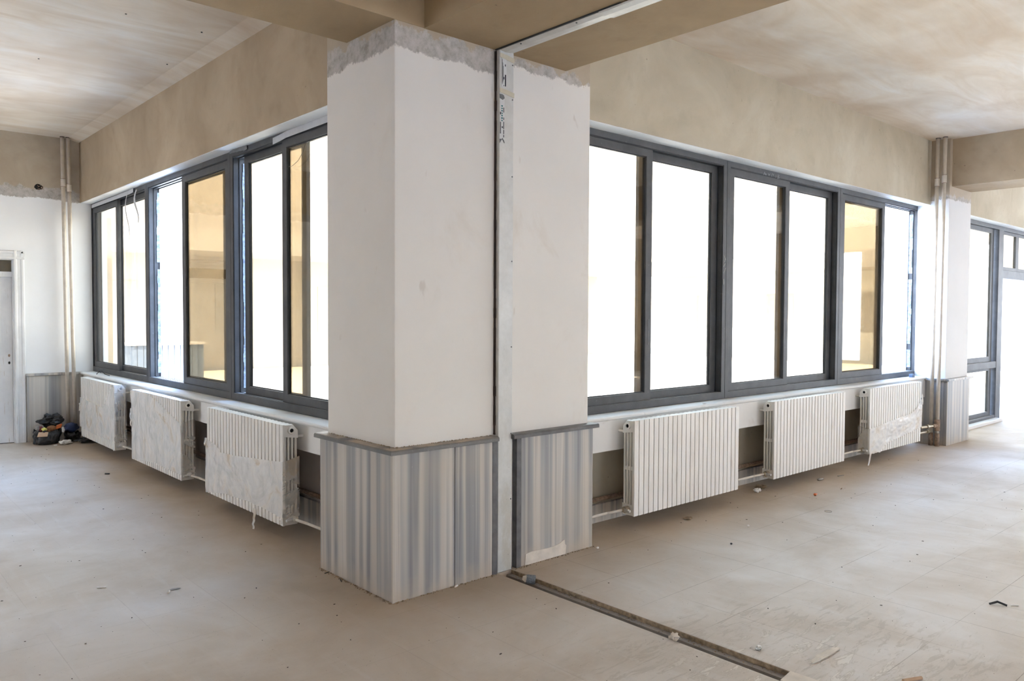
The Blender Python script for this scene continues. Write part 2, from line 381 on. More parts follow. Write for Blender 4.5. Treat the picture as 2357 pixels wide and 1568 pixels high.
# left window wall: lintel, spandrel, niche back
bm = new(); box(bm, XL, .55, .5, 7.8, 3.0, ZC)
wl = struct(obj('wall_left', bm, M['beam']))
bm = new(); prism(bm, [(.09, 3.7895), (.24, 3.762), (.245, 3.79)], lambda a, b, h: (a, h, b), .551, 7.549); obj('plaster_fillet', bm, M['ceil'], wl)
boxo('soffit', (XL+.004, .50, .6, 7.55, 2.996, 3.001), M['soffit'], wl)
boxo('spandrel', (XL, .50, .6, 7.55, .62, .815), M['white'], wl, .006)
boxo('niche_back', (.44, .50, .6, 7.55, 0, .62), M['niche'], wl)
bm = new(); box(bm, .45, 16, YR, .55, 3.0, ZC)
wr = struct(obj('wall_right', bm, M['beam_lit']))  # lighter copy of the left wall plaster, brighter light painted into the colour
boxo('soffit', (.6, 16, YR+.004, .50, 2.996, 3.001), M['soffit'], wr)
boxo('spandrel', (.6, 8.07, YR, .50, .585, .815), M['white'], wr, .006)
boxo('niche_back', (.6, 8.07, .42, .50, 0, .585), M['beam_lit'], wr)
# end wall left (with the doorway)
bm = new(); box(bm, -.497, .55, 7.55, 7.8, 0, ZC); box(bm, -1.45, -.497, 7.55, 7.8, 2.26, ZC); box(bm, -9, -1.45, 7.55, 7.8, 0, ZC)
wb = struct(obj('wall_end', bm, M['farwall']))
# broken hole in the end wall
bm = new(); bmesh.ops.create_icosphere(bm, subdivisions=3, radius=1)
for v in bm.verts:
    n = noise.noise(v.co*2.5)*.35
    v.co = Vector((-.218+v.co.x*(.048+.02*n), 7.551+v.co.y*.006, 3.152+v.co.z*(.036+.02*n)))
obj('broken_hole', bm, M['hole'], wb)
bm = new()
for _ in range(16):
    p = Vector((-.20+rnd.uniform(-.03, .045), 7.545, 3.15+rnd.uniform(-.03, .03)))
    bmesh.ops.create_icosphere(bm, subdivisions=1, radius=rnd.uniform(.004, .009), matrix=Matrix.Translation(p))
obj('brick_rubble', bm, M['rust'], wb)
# outer shell outside the picture: unseen walls, openings sized to add fill light
def pierced(name, P, s0, s1, holes, z0, z1):
    bm = new(); e = s0
    def bb(a, b, c, d):
        p = P(0, a, c); q = P(.3, b, d); box(bm, min(p[0], q[0]), max(p[0], q[0]), min(p[1], q[1]), max(p[1], q[1]), c, d)
    for a, b in holes+[(s1, s1)]:
        bb(e, a, 0, ZC)
        if b > a: bb(a, b, 0, z0); bb(a, b, z1, ZC)
        e = b
    return struct(obj(name, bm, M['beam']))
pierced('wall_west', lambda d, s_, z: (-9.2+d, s_, z), -10, 7.8, WEST, .9, 3.0)
pierced('wall_south', lambda d, s_, z: (s_, -10.2+d, z), -9, 17.2, SOUTH, .9, 3.0)
pierced('wall_east', lambda d, s_, z: (16.9+d, s_, z), -10, .5, EAST, .5, 3.2)

# sills with rounded nose
def sill(name, P, a0, a1, joints):
    # P(d, s, z): d depth coordinate (room -> outside), s along
    bm = new(); js = [a0]+joints+[a1]
    for s0, s1 in zip(js, js[1:]):
        pts = [(.50, .816), (.50, .846), (.218, .846), (.207, .842), (.2, .834), (.2, .826), (.207, .818), (.214, .815)]
        prism(bm, pts, lambda a, b, h: P(a, h, b), s0+.0012, s1-.0012)
    return struct(obj(name, bm, M['sill']))
PL = lambda d, s, z: (d, s, z)
PR = lambda d, s, z: (s, d, z)
sill('trim_1', PL, .6, 7.55, [1.9, 3.3, 4.75, 6.2])
sill('trim_2', PR, .6, 8.07, [2.45, 3.55, 4.9, 6.3])
# marble skirting and heating pipe inside the niches
struct(boxo('baseboard_left', (.415, .44, .8, 7.5, 0, .20), M['marble_a'], None, .003))
struct(boxo('baseboard_right', (1.6, 8.07, .395, .42, 0, .14), M['marble_c'], None, .003))
bm = new(); tube(bm, [Vector((.40, .75, .255)), Vector((.40, 7.5, .255))], .017)
tag(obj('heating_pipe', bm, M['rust']), 'dusty horizontal heating pipe in the niche behind the left radiators', 'pipe')
bm = new(); tube(bm, [Vector((1.6, .38, .185)), Vector((8.0, .38, .185))], .017)
tag(obj('heating_pipe', bm, M['rust']), 'dusty horizontal heating pipe in the niche behind the right radiators', 'pipe')

# ------------------------------------------------------------------ windows
ALU = M['alu']
def frame_bm(P, s0, s1, z0, z1, d0, d1, w, wb_=None, wt=None, mitre=True):
    """rectangular ring profile s0..s1 / z0..z1, w wide, from depth d0 to d1"""
    wb_ = w if wb_ is None else wb_; wt = w if wt is None else wt
    bm = new()
    O = [(s0, z0), (s1, z0), (s1, z1), (s0, z1)]; I = [(s0+w, z0+wb_), (s1-w, z0+wb_), (s1-w, z1-wt), (s0+w, z1-wt)]
    L = []
    for ring_, d in ((O, d0), (O, d1), (I, d1), (I, d0)):
        L.append([bm.verts.new(P(d, s, z)) for s, z in ring_])
    for u, v in zip(L, L[1:]+L[:1]):
        for i in range(4): j = (i+1) % 4; bm.faces.new((u[i], u[j], v[j], v[i]))
    return bm
def sash(P, win, s0, s1, dfront, near_low, handle=None):
    bm = frame_bm(P, s0, s1, .905, 2.945, dfront, dfront+.034, .078, .068, .066)
    sh = obj('sash', bm, ALU, win, .003)
    bm = frame_bm(P, s0+.078, s1-.078, .973, 2.879, dfront+.013, dfront+.03, .007)
    obj('gasket', bm, M['alu_dark'], sh)
    bm = new(); a = P(dfront+.018, s0+.075, .97); b = P(dfront+.023, s1-.075, 2.882)
    box(bm, min(a[0], b[0]), max(a[0], b[0]), min(a[1], b[1]), max(a[1], b[1]), a[2], b[2])
    obj('glass_pane', bm, M['glass'], sh)
    if handle is not None:
        bm = new(); a = P(dfront-.002, handle-.006, 1.36); b = P(dfront+.004, handle+.006, 1.57)
        box(bm, min(a[0], b[0]), max(a[0], b[0]), min(a[1], b[1]), max(a[1], b[1]), a[2], b[2])
        o = obj('handle', bm, M['strip'], sh, .002)
    return sh
def window(idx, P, s0, s1, sashes, z1=2.997):
    win = bpy.data.objects.new('window_%d' % idx, None); COL.objects.link(win)
    win.location = P(.37, (s0+s1)/2, .846); win['kind'] = 'structure'
    s0 += .0015; s1 -= .0015
    bm = frame_bm(P, s0, s1, .847, z1, .37, .49, .055, .062, .05)
    obj('outer_frame', bm, ALU, win, .003)
    # sliding tracks: thin ribs all round, between the sashes
    bm = new()
    for d in (.376, .427, .478):
        f = frame_bm(P, s0+.05, s1-.05, .90, 2.95, d, d+.004, .012)
        me = bpy.data.meshes.new('x'); f.to_mesh(me); f.free(); bm.from_mesh(me); bpy.data.meshes.remove(me)
    obj('sliding_track', bm, M['alu_dark'], win)
    for (a, b, d, h) in sashes: sash(P, win, a, b, d, True, h)
    return win
F_, B_ = .384, .434
# left wall: unit C (near), B, A (far); Y coordinates
window(1, PL, .86, 3.10, [(1.00, 2.13, F_, None), (1.83, 2.95, B_, None)])
w2_ = window(2, PL, 3.10, 5.35, [(3.165, 4.305, F_, None), (3.34, 4.46, B_, None)])
window(3, PL, 5.35, 7.60, [(6.455, 7.535, F_, None), (5.52, 6.61, B_, None)])
# right wall: X coordinates
window(4, PR, 1.60, 3.81, [(1.665, 2.752, F_, 2.718), (2.64, 3.745, B_, None)])
window(5, PR, 3.81, 6.005, [(3.872, 4.948, F_, 4.925), (4.84, 5.94, B_, None)])
w6 = window(6, PR, 6.005, 8.20, [(6.068, 7.182, F_, 7.15), (6.17, 7.205, B_, None)])
# peeling pale blue film left on the exposed jambs of the open units
for (win, P, s, d0, d1, sgn) in ((w2_, PL, 5.287, .452, .488, -1), (None, PL, 3.037, .452, .488, -1), (w6, PR, 8.14, .43, .488, -1)):
    bm = new()
    for k in range(26):
        z0 = .95+k*.075; 
        if rnd.random() < .03: continue
        e = d0+rnd.uniform(0, .010)
        a = P(e, s+sgn*.0015, z0); b = P(d1, s, z0+.0755)
        box(bm, min(a[0], b[0]), max(a[0], b[0]), min(a[1], b[1]), max(a[1], b[1]), a[2], b[2])
    obj('jamb_film', bm, M['bluefilm'], win or bpy.data.objects['window_1'])
# grey tape along the head of the left frames and a loose strip
def strip(bm, pts, wd, axis=(0, 0, 1), th=.0015):
    ax = Vector(axis)
    for a, b in zip(pts, pts[1:]):
        a = Vector(a); b = Vector(b); d = (b-a).normalized(); n = d.cross(ax).normalized()*th
        vv = [bm.verts.new(p) for p in (a-ax*wd/2, b-ax*wd/2, b+ax*wd/2, a+ax*wd/2, a-ax*wd/2+n, b-ax*wd/2+n, b+ax*wd/2+n, a+ax*wd/2+n)]
        for f in ((0,1,2,3),(7,6,5,4),(0,4,5,1),(1,5,6,2),(2,6,7,3),(3,7,4,0)): bm.faces.new([vv[i] for i in f])
bm = new(); strip(bm, [(.366, .9, 2.972), (.366, 1.6, 2.97), (.366, 2.02, 2.968), (.360, 2.12, 2.955), (.352, 2.22, 2.945)], .05)
tag(obj('tape_strip', bm, M['tapegrey']), 'pale grey tape strip along the window head beside the corner pillar', 'tape', 'tape strips along the left window head')
bm = new(); strip(bm, [(.366, 7.5, 2.962), (.366, 6.6, 2.965), (.362, 5.95, 2.965), (.356, 5.75, 2.97)], .045)
tag(obj('tape_strip', bm, M['tapegrey']), 'pale grey tape strip along the window head near the end wall', 'tape', 'tape strips along the left window head')
for (y, l, wd, lab) in ((5.95, .52, .035, 'longer thin tape tail hanging down over the far left window'), (5.62, .36, .06, 'wider short tape tail hanging down over the far left window')):
    bm = new(); pts = []
    for k in range(9):
        t_ = k/8; pts.append((.35-.02*math.sin(t_*5), y+.012*math.sin(t_*7), 2.96-l*t_))
    for k, (a, b) in enumerate(zip(pts, pts[1:])):
        ww = wd*(1-.75*abs(k-3)/6); strip(bm, [a, b], ww, (0, 1, 0))
    tag(obj('tape_tail', bm, M['tapegrey']), lab, 'tape', 'tape tails hanging from the left window head')
bm = new()
for k in range(5): strip(bm, [(.36-.004*k, 2.72+.06*k, 2.985-.004*(k % 2)), (.356-.004*k, 2.79+.06*k, 2.975+.006*(k % 2))], .045-.006*k)
tag(obj('rubber_scrap', bm, M['strip']), 'crumpled dark rubber scrap stuck on the left window head', 'scrap')
bm = new(); pts = [Vector((.383, 1.98-.012*k, 2.83+.045*math.sin(k*.35)-.0)) for k in range(10)]
tube(bm, [Vector((.38, 1.72, 2.87)), Vector((.375, 1.76, 2.80)), Vector((.375, 1.84, 2.745)), Vector((.376, 1.93, 2.72)), Vector((.38, 2.03, 2.72))], .0015, 6)
tag(obj('loose_wire', bm, M['black']), 'thin loose wire looping over the amber glass beside the pillar', 'wire')
# chalk scribbles on the right window head
def scrib(name, P, segs, d=.3685, r=.0016):
    bm = new()
    for s in segs: tube(bm, [Vector(P(d, a, b)) for a, b in s], r, 5)
    return bm
bm = new(); sx0 = 4.42
for s in ([(0, 2.945), (.02, 2.975), (.045, 2.945), (.05, 2.96), (.01, 2.955)], [(.085, 2.97), (.10, 2.95), (.12, 2.972)],
          [(.15, 2.945), (.155, 2.975), (.175, 2.975), (.18, 2.96), (.19, 2.975)], [(.225, 2.945), (.227, 2.978)],
          [(.26, 2.94), (.265, 2.978), (.29, 2.972), (.27, 2.96), (.295, 2.95), (.262, 2.942)]):
    tube(bm, [Vector((sx0+a, .3692, b-.003)) for a, b in s], .0010, 5)
obj('chalk_scribble', bm, M['tapegrey'], bpy.data.objects['window_5'])
bm = new()
for s in ([(3.775, 2.14), (3.79, 2.11), (3.78, 2.08)], [(3.765, 2.04), (3.79, 2.07)], [(3.765, 1.98), (3.80, 2.03)], [(3.77, 1.93), (3.775, 1.88)]):
    tube(bm, [Vector((a, .3688, b)) for a, b in s], .0014, 5)
obj('chalk_scribble', bm, M['paper'], bpy.data.objects['window_4'])

# storefront window 7
w7 = bpy.data.objects.new('window_7', None); COL.objects.link(w7); w7.location = (10, .37, 0); w7['kind'] = 'structure'
bm = new()
box(bm, 8.85, 14.6, .37, .49, 2.94, 2.997)                     # head
box(bm, 8.85, 11.26, .37, .49, .815, .915); box(bm, 8.85, 11.26, .37, .49, .0, .085)
box(bm, 11.25, 11.47, .365, .495, 0, 2.94); box(bm, 13.6, 13.8, .365, .495, 0, 2.94)
box(bm, 11.47, 13.6, .37, .49, 2.20, 2.33)
box(bm, 8.85, 8.95, .37, .49, .085, 2.94)
obj('outer_frame', bm, ALU, w7, .004)
bm = frame_bm(PR, 8.95, 11.20, .915, 2.94, .42, .455, .13, .075, .065); s_ = obj('sash', bm, ALU, w7, .003)
boxo('glass_pane', (9.07, 11.08, .435, .44, .985, 2.88), M['glass'], s_)
bm = frame_bm(PR, 8.95, 11.20, .085, .815, .42, .455, .13, .06, .04); s_ = obj('sash', bm, ALU, w7, .003)
boxo('glass_pane', (9.07, 11.08, .435, .44, .14, .78), M['glass'], s_)
for a, b in ((11.47, 12.27), (12.27, 13.6)):
    bm = frame_bm(PR, a, b, 2.33, 2.94, .40, .44, .075, .055, .045); s_ = obj('sash', bm, ALU, w7, .003)
    boxo('glass_pane', (a+.07, b-.07, .418, .423, 2.38, 2.90), M['glass'], s_)
boxo('threshold', (8.85, 11.25, .26, .37, 0, .045), M['sill'], w7, .004)
bm = new(); box(bm, 14.6, 16.9, .30, .55, 0, 3.0)
obj('wall_pier', bm, M['white'], wr)

# ------------------------------------------------------------------ corner pillar, two halves either side of the joint
pa = thing('pillar', 'square white-painted corner pillar, wider half left of the metal joint cover', 'pillar', (0.4, .4, 0))
bm = new(); prism(bm, [(.04, .04), (.78, .04), (.78, .50), (.60, .50), (.60, .79), (.04, .79)], lambda a, b, h: (a, b, h), 0, ZC)
obj('shaft', bm, M['pillar'], pa, .004)
boxo('marble_slab', (0, .04, .006, .82, 0, .825), M['marble_a'], pa, .003)
boxo('marble_slab', (.012, .431, 0, .04, 0, .825), M['marble_a'], pa, .002)
boxo('marble_slab', (.433, .719, -.003, .04, 0, .823), M['marble_b'], pa, .002)
boxo('corner_bead', (-.004, .011, -.004, .006, 0, .825), M['marble_edge'], pa, .002)
boxo('edge_strip', (.720, .762, -.004, .04, 0, .822), M['strip'], pa, .002)
def lcap(bm, prof, ox, oy, x1, y1):
    L = [[bm.verts.new(p) for p in row] for row in ([(x1, oy+d, z) for d, z in prof], [(ox+d, oy+d, z) for d, z in prof], [(ox+d, y1, z) for d, z in prof])]
    n = len(prof)
    for u, v in zip(L, L[1:]):
        for i in range(n): j = (i+1) % n; bm.faces.new((u[i], u[j], v[j], v[i]))
    bm.faces.new(L[0]); bm.faces.new(L[2][::-1])
def capprof(o=0): return [(-.03, .828), (-.03, .846), (-.024, .853), (-.014, .856), (.06, .856), (.06, .826), (-.024, .826)]
bm = new(); lcap(bm, capprof(), 0, 0, .752, .845)
obj('stone_cap', bm, M['cap'], pa)
# plaster dirt crumbs on the cap
bm = new()
for k in range(60):
    s = rnd.uniform(0, .75)
    for p in ((s, .037+rnd.uniform(-.008, 0), .857), (.037+rnd.uniform(-.008, 0), s, .857)):
        bmesh.ops.create_icosphere(bm, subdivisions=1, radius=rnd.uniform(.0015, .0045), matrix=Matrix.Translation(p))
o = obj('dust_ridge', bm, M['dirt'], pa); o['kind'] = 'stuff'
pb = thing('pillar', 'narrow white-painted half pillar right of the metal joint cover', 'pillar', (1.27, .3, 0))
boxo('shaft', (.895, 1.62, .04, .50, 0, ZC), M['pillar2'], pb, .004)
boxo('marble_slab', (.962, 1.632, 0, .04, 0, .825), M['marble_c'], pb, .003)
boxo('edge_strip', (.921, .961, -.003, .04, 0, .823), M['strip'], pb, .002)
bm = new(); prism(bm, capprof(), lambda a, b, h: (h, a, b), .875, 1.662)
obj('stone_cap', bm, M['strip'], pb)
bm = new()      # bare mortar patch at the foot of the slab
pts = [(.995, .002), (1.0, .074), (1.05, .080), (1.12, .078), (1.2, .074), (1.27, .078), (1.31, .085), (1.355, .102), (1.36, .070), (1.372, .060), (1.365, .002)]
prism(bm, pts, lambda a, b, h: (a, h, b), -.0035, .002)
obj('mortar_patch', bm, M['pale'], pb)
# joint: dark back, metal cover
cv = thing('joint_cover', 'tall vertical sheet-metal cover over the joint between the pillar halves', 'joint cover', (.825, .0, 0))
bm = new(); pts = [(.766, .036), (.766, .004), (.770, 0), (.880, 0), (.884, .004), (.884, .036), (.880, .036), (.880, .004), (.770, .004), (.770, .036)]
prism(bm, pts, lambda a, b, h: (a, b, h), .004, 3.205)
obj('metal_strip', bm, M['cover'], cv)
for z in (3.13, 2.92, 2.45, 1.93, 1.40, .86, .45):
    bm = new(); cyl(bm, (.872, 0.001, z), (.872, -.003, z), .0045, 10); obj('screw', bm, M['strip'], cv)
def patch(bm, x0, x1, z0, z1, y=-.0012, th=.001): box(bm, x0, x1, y-th, y, z0, z1)
bm = new(); patch(bm, .782, .822, 2.985, 3.165); lb = obj('paper_label', bm, M['label'], cv)
bm = new()
for k in range(3): patch(bm, .786+k*.004, .7875+k*.004, 3.0+.01*k, 3.15-.02*k, -.0024)
obj('printed_line', bm, M['ink'], lb)
for q in ((.808, .817, 2.99, 3.06), (.797, .803, 3.03, 3.045), (.797, .802, 2.99, 2.995), (.808, .814, 3.11, 3.122)):
    bm = new(); patch(bm, *q, -.0024); obj('printed_line', bm, M['ink'], lb)
bm = new(); patch(bm, .768, .806, 2.66, 2.915); lb = obj('paper_label', bm, M['label'], cv)
bm = new()
zz = 2.872
for wd in (.012, .010, .012, .010, .011, .013, .010):   # stacked block letters read sideways
    patch(bm, .780, .791, zz-wd+.003, zz, -.0024); 
    zz -= wd+.0035
obj('printed_letter', bm, M['teal'], lb)
for a, b in ((2.86, 2.83), (2.80, 2.785), (2.775, 2.73), (2.725, 2.70), (2.695, 2.68)):
    bm = new(); patch(bm, .797, .8015, b, a, -.0024); obj('printed_mark', bm, M['ink'], lb)
for k in range(3):
    bm = new(); patch(bm, .770+.003*k, .7712+.003*k, 2.70, 2.77, -.0024); obj('printed_line', bm, M['ink'], lb)
for q in ((.784, .792, 2.735, 2.745), (.770, .777, 2.815, 2.83)):
    bm = new(); patch(bm, *q, -.0024); obj('printed_mark', bm, M['ink'], lb)
for z0, z1 in ((3.155, 3.185), (2.945, 2.975)):
    bm = new(); pts = [(.768, z0+.005), (.884, z0-.012), (.886, z1-.014), (.83, z1-.004), (.768, z1)]
    prism(bm, pts, lambda a, b, h: (a, h, b), -.003, -.0008); obj('masking_tape', bm, M['tapebeige'], cv)
for zc in (2.925, 2.655):
    bm = new(); pts = [(.768, zc-.012), (.79, zc-.02 if zc > 2.8 else zc+.02), (.806, zc-.008), (.80, zc+.008), (.785, zc+.014), (.768, zc+.012)]
    prism(bm, pts, lambda a, b, h: (a, h, b), -.004, -.0008); obj('black_tape', bm, M['strip'], cv)
# joint cover along the ceiling beam
cc = thing('joint_cover', 'long white metal cover strip screwed to the underside of the ceiling beam', 'joint cover', (.83, -1.5, 3.2))
def covprof(): return [(0, 3.2095), (.008, 3.203), (.045, 3.197), (.085, 3.200), (.117, 3.2075), (.117, 3.2095)]
bm = new(); prism(bm, covprof(), lambda a, b, h: (.766+a, h, b), .03, -.92); obj('metal_strip', bm, M['cover'], cc)
bm = new(); prism(bm, [(a*1.05-.004, b-.006) for a, b in covprof()], lambda a, b, h: (.766+a, h, b), -.80, -9.5); obj('metal_strip', bm, M['cover'], cc)
for y in (-.17, -.62, -1.2):
    bm = new(); cyl(bm, (.785, y, 3.204), (.785, y, 3.1965), .005, 10); obj('screw', bm, M['strip'], cc)
# black sealant along the left side of both covers
bm = new(); 
for k in range(40):
    z = 3.2-k*.06; a = .004*noise.noise(Vector((k*.9, 0, 0)))
    box(bm, .7600+a*.4, .7655, .024+a, .042, max(.86, z-.062), max(.87, z))
obj('sealant', bm, M['darkseal'], cv)
bm = new(); box(bm, .757, .768, -.95, .03, 3.203, 3.2098); obj('sealant', bm, M['black'], cc)

# trench in the floor
tr_ = thing('joint_channel', 'narrow open dirt-filled channel cut in the floor running from the pillar', 'channel', (.825, -2, -.1))
boxo('steel_ledge', (.840, .885, -10, 0, -.3, -.024), M['grey'], tr_)
boxo('slot_bottom', (.765, .840, -10, 0, -.3, -.16), M['hole'], tr_)
boxo('side_lining', (.879, .8855, -10, 0, -.04, -.002), M['dirt'], tr_)
bm = new()
for k in range(420):
    y = -rnd.random()**1.0*3.6; x = .879-abs(rnd.gauss(0, .018)); x = max(.843, x); r_ = rnd.uniform(.001, .0045)
    mt = Matrix.Translation((x, y, -.0235)) @ Matrix.Diagonal((1, 1, .6, 1))
    bmesh.ops.create_icosphere(bm, subdivisions=1, radius=r_, matrix=mt)
o = obj('loose_dirt', bm, M['dirt'], tr_); o['kind'] = 'stuff'

# ------------------------------------------------------------------ far right pillar
pc = thing('pillar', 'bright white pillar with pale marble base at the far right', 'pillar', (8.45, .2, 0))
boxo('shaft', (8.11, 8.86, .0, .37, 0, ZC), M['pillar3'], pc, .004)
boxo('marble_slab', (8.07, 8.11, .001, .37, 0, .80), M['marble_d'], pc, .003)
boxo('marble_slab', (8.07, 8.84, -.04, .0, 0, .80), M['marble_d'], pc, .003)
bm = new(); lcap(bm, [(0, .802), (0, .83), (.08, .83), (.08, .802)], 8.04, -.07, 8.88, .37)
obj('stone_cap', bm, M['marble_d'], pc, .003)

# end wall dado
bd = boxo('baseboard_end', (-.383, .235, 7.505, 7.55, 0, .818), M['marble_a'], None, .003); struct(bd)
boxo('cap_strip', (-.39, .24, 7.49, 7.55, .818, .848), M['marble_b'], bd, .003)
boxo('edge_strip', (-.382, -.335, 7.502, 7.51, 0, .818), M['marble_b'], bd)

# ------------------------------------------------------------------ door
dr = bpy.data.objects.new('door_1', None); COL.objects.link(dr); dr.location = (-.95, 7.55, 0); dr['kind'] = 'structure'
cas = [(0, 0), (0, -.03), (.012, -.036), (.03, -.034), (.04, -.026), (.075, -.024), (.085, -.03), (.105, -.03), (.118, -.018), (.118, 0)]
bm = new()
prism(bm, cas, lambda a, b, h: (-.503+a, 7.55+b, h), 0, 2.352)
prism(bm, cas, lambda a, b, h: (h, 7.55+b, 2.245+a*.92), -1.56, -.385)
prism(bm, [(-a, b) for a, b in cas], lambda a, b, h: (-1.44+a, 7.55+b, h), 0, 2.352)
obj('casing', bm, M['door'], dr, .002)
bm = new(); box(bm, -.51, -.495, 7.55, 7.72, 0, 2.25); box(bm, -1.45, -.51, 7.55, 7.72, 2.235, 2.25); box(bm, -1.45, -.51, 7.57, 7.66, 2.03, 2.095); box(bm, -1.45, -1.43, 7.55, 7.72, 0, 2.25)
obj('door_frame', bm, M['door'], dr, .003)
boxo('transom_pane', (-1.43, -.51, 7.61, 7.616, 2.095, 2.235), simple('brown transom glass', (.10, .075, .04), .2), dr)
lf = boxo('door_leaf', (-1.43, -.512, 7.60, 7.64, .006, 2.028), M['door'], dr, .003)
bm = frame_bm(lambda d, s, z: (s, 7.597+d, z), -1.36, -.60, .15, 1.93, 0, .006, .02); obj('panel_moulding', bm, M['door'], lf)
for z in (1.075, .985):
    bm = new(); bmesh.ops.create_icosphere(bm, subdivisions=2, radius=1, matrix=Matrix.Translation((-.548, 7.599, z)) @ Matrix.Diagonal((.012, .003, .018, 1)))
    obj('lock_hole', bm, M['rust'] if z > 1 else M['hole'], lf)
boxo('door_gap', (-1.43, -.512, 7.60, 7.70, .0, .006), M['hole'], dr)
struct(boxo('wall_corridor', (-3, 1.0, 9.0, 9.1, 0, 3), M['beam']))

# ------------------------------------------------------------------ riser pipes
def riser(x0, y0, x1, y1, label, zc, foot=False):
    t = thing('riser_pipe', label, 'pipe', (x1, y1, 0), 'riser pipes in the left corner' if x1 < 1 else 'riser pipes at the far right pillar')
    def at(z): k = z/ZC; return Vector((x1+(x0-x1)*k, y1+(y0-y1)*k, z))
    bm = new(); cyl(bm, at(.16 if foot else 0), at(ZC), .0225, 20); obj('tube', bm, M['pipe'], t, smooth=True)
    bm = new(); cyl(bm, at(zc-.045), at(zc+.045), .027, 20); obj('coupling', bm, M['pipe'], t, smooth=False)
    bm = new(); cyl(bm, at(zc+.045), at(zc+.05), .0275, 16); obj('rust_line', bm, M['rust'], t)
    bm = new(); cyl(bm, at(zc-.05), at(zc-.045), .0265, 16); obj('rust_line', bm, M['rust'], t)
    bm = new(); cyl(bm, at(ZC-.006), at(ZC), .0265, 16); obj('ceiling_hole', bm, M['hole'], t)
    if foot:
        bm = new(); cyl(bm, at(0), at(.16), .027, 18); obj('rusty_foot', bm, M['rust'], t, smooth=True)
    return t
riser(.028, 7.45, .050, 7.44, 'cream riser pipe in the left corner, the one nearer the door', 3.22)
riser(.092, 7.45, .128, 7.44, 'cream riser pipe in the left corner, the one nearer the window', 3.16)
r1_ = riser(7.995, .105, 7.995, .115, 'cream riser pipe at the far right pillar, the one nearer the window', 3.25, True)
r2_ = riser(7.985, .018, 7.985, .040, 'cream riser pipe at the far right pillar, the outer one with a tee joint', 3.28, True)
bm = new(); cyl(bm, (7.985, .04, .19), (7.985, .04, .33), .032, 18); cyl(bm, (7.985, .04, .255), (7.90, .06, .255), .024, 16); obj('tee_joint', bm, M['rust'], r2_)
bm = new(); cyl(bm, (7.90, .06, .255), (7.62, .10, .255), .017, 14); cyl(bm, (7.80, .075, .255), (7.76, .08, .255), .026, 14); obj('branch_pipe', bm, M['brass'], r2_)
bm = new(); cyl(bm, (7.995, .11, .18), (7.64, .13, .18), .016, 14); cyl(bm, (7.92, .112, .18), (7.86, .115, .18), .023, 14); obj('branch_pipe', bm, M['brass'], r1_)

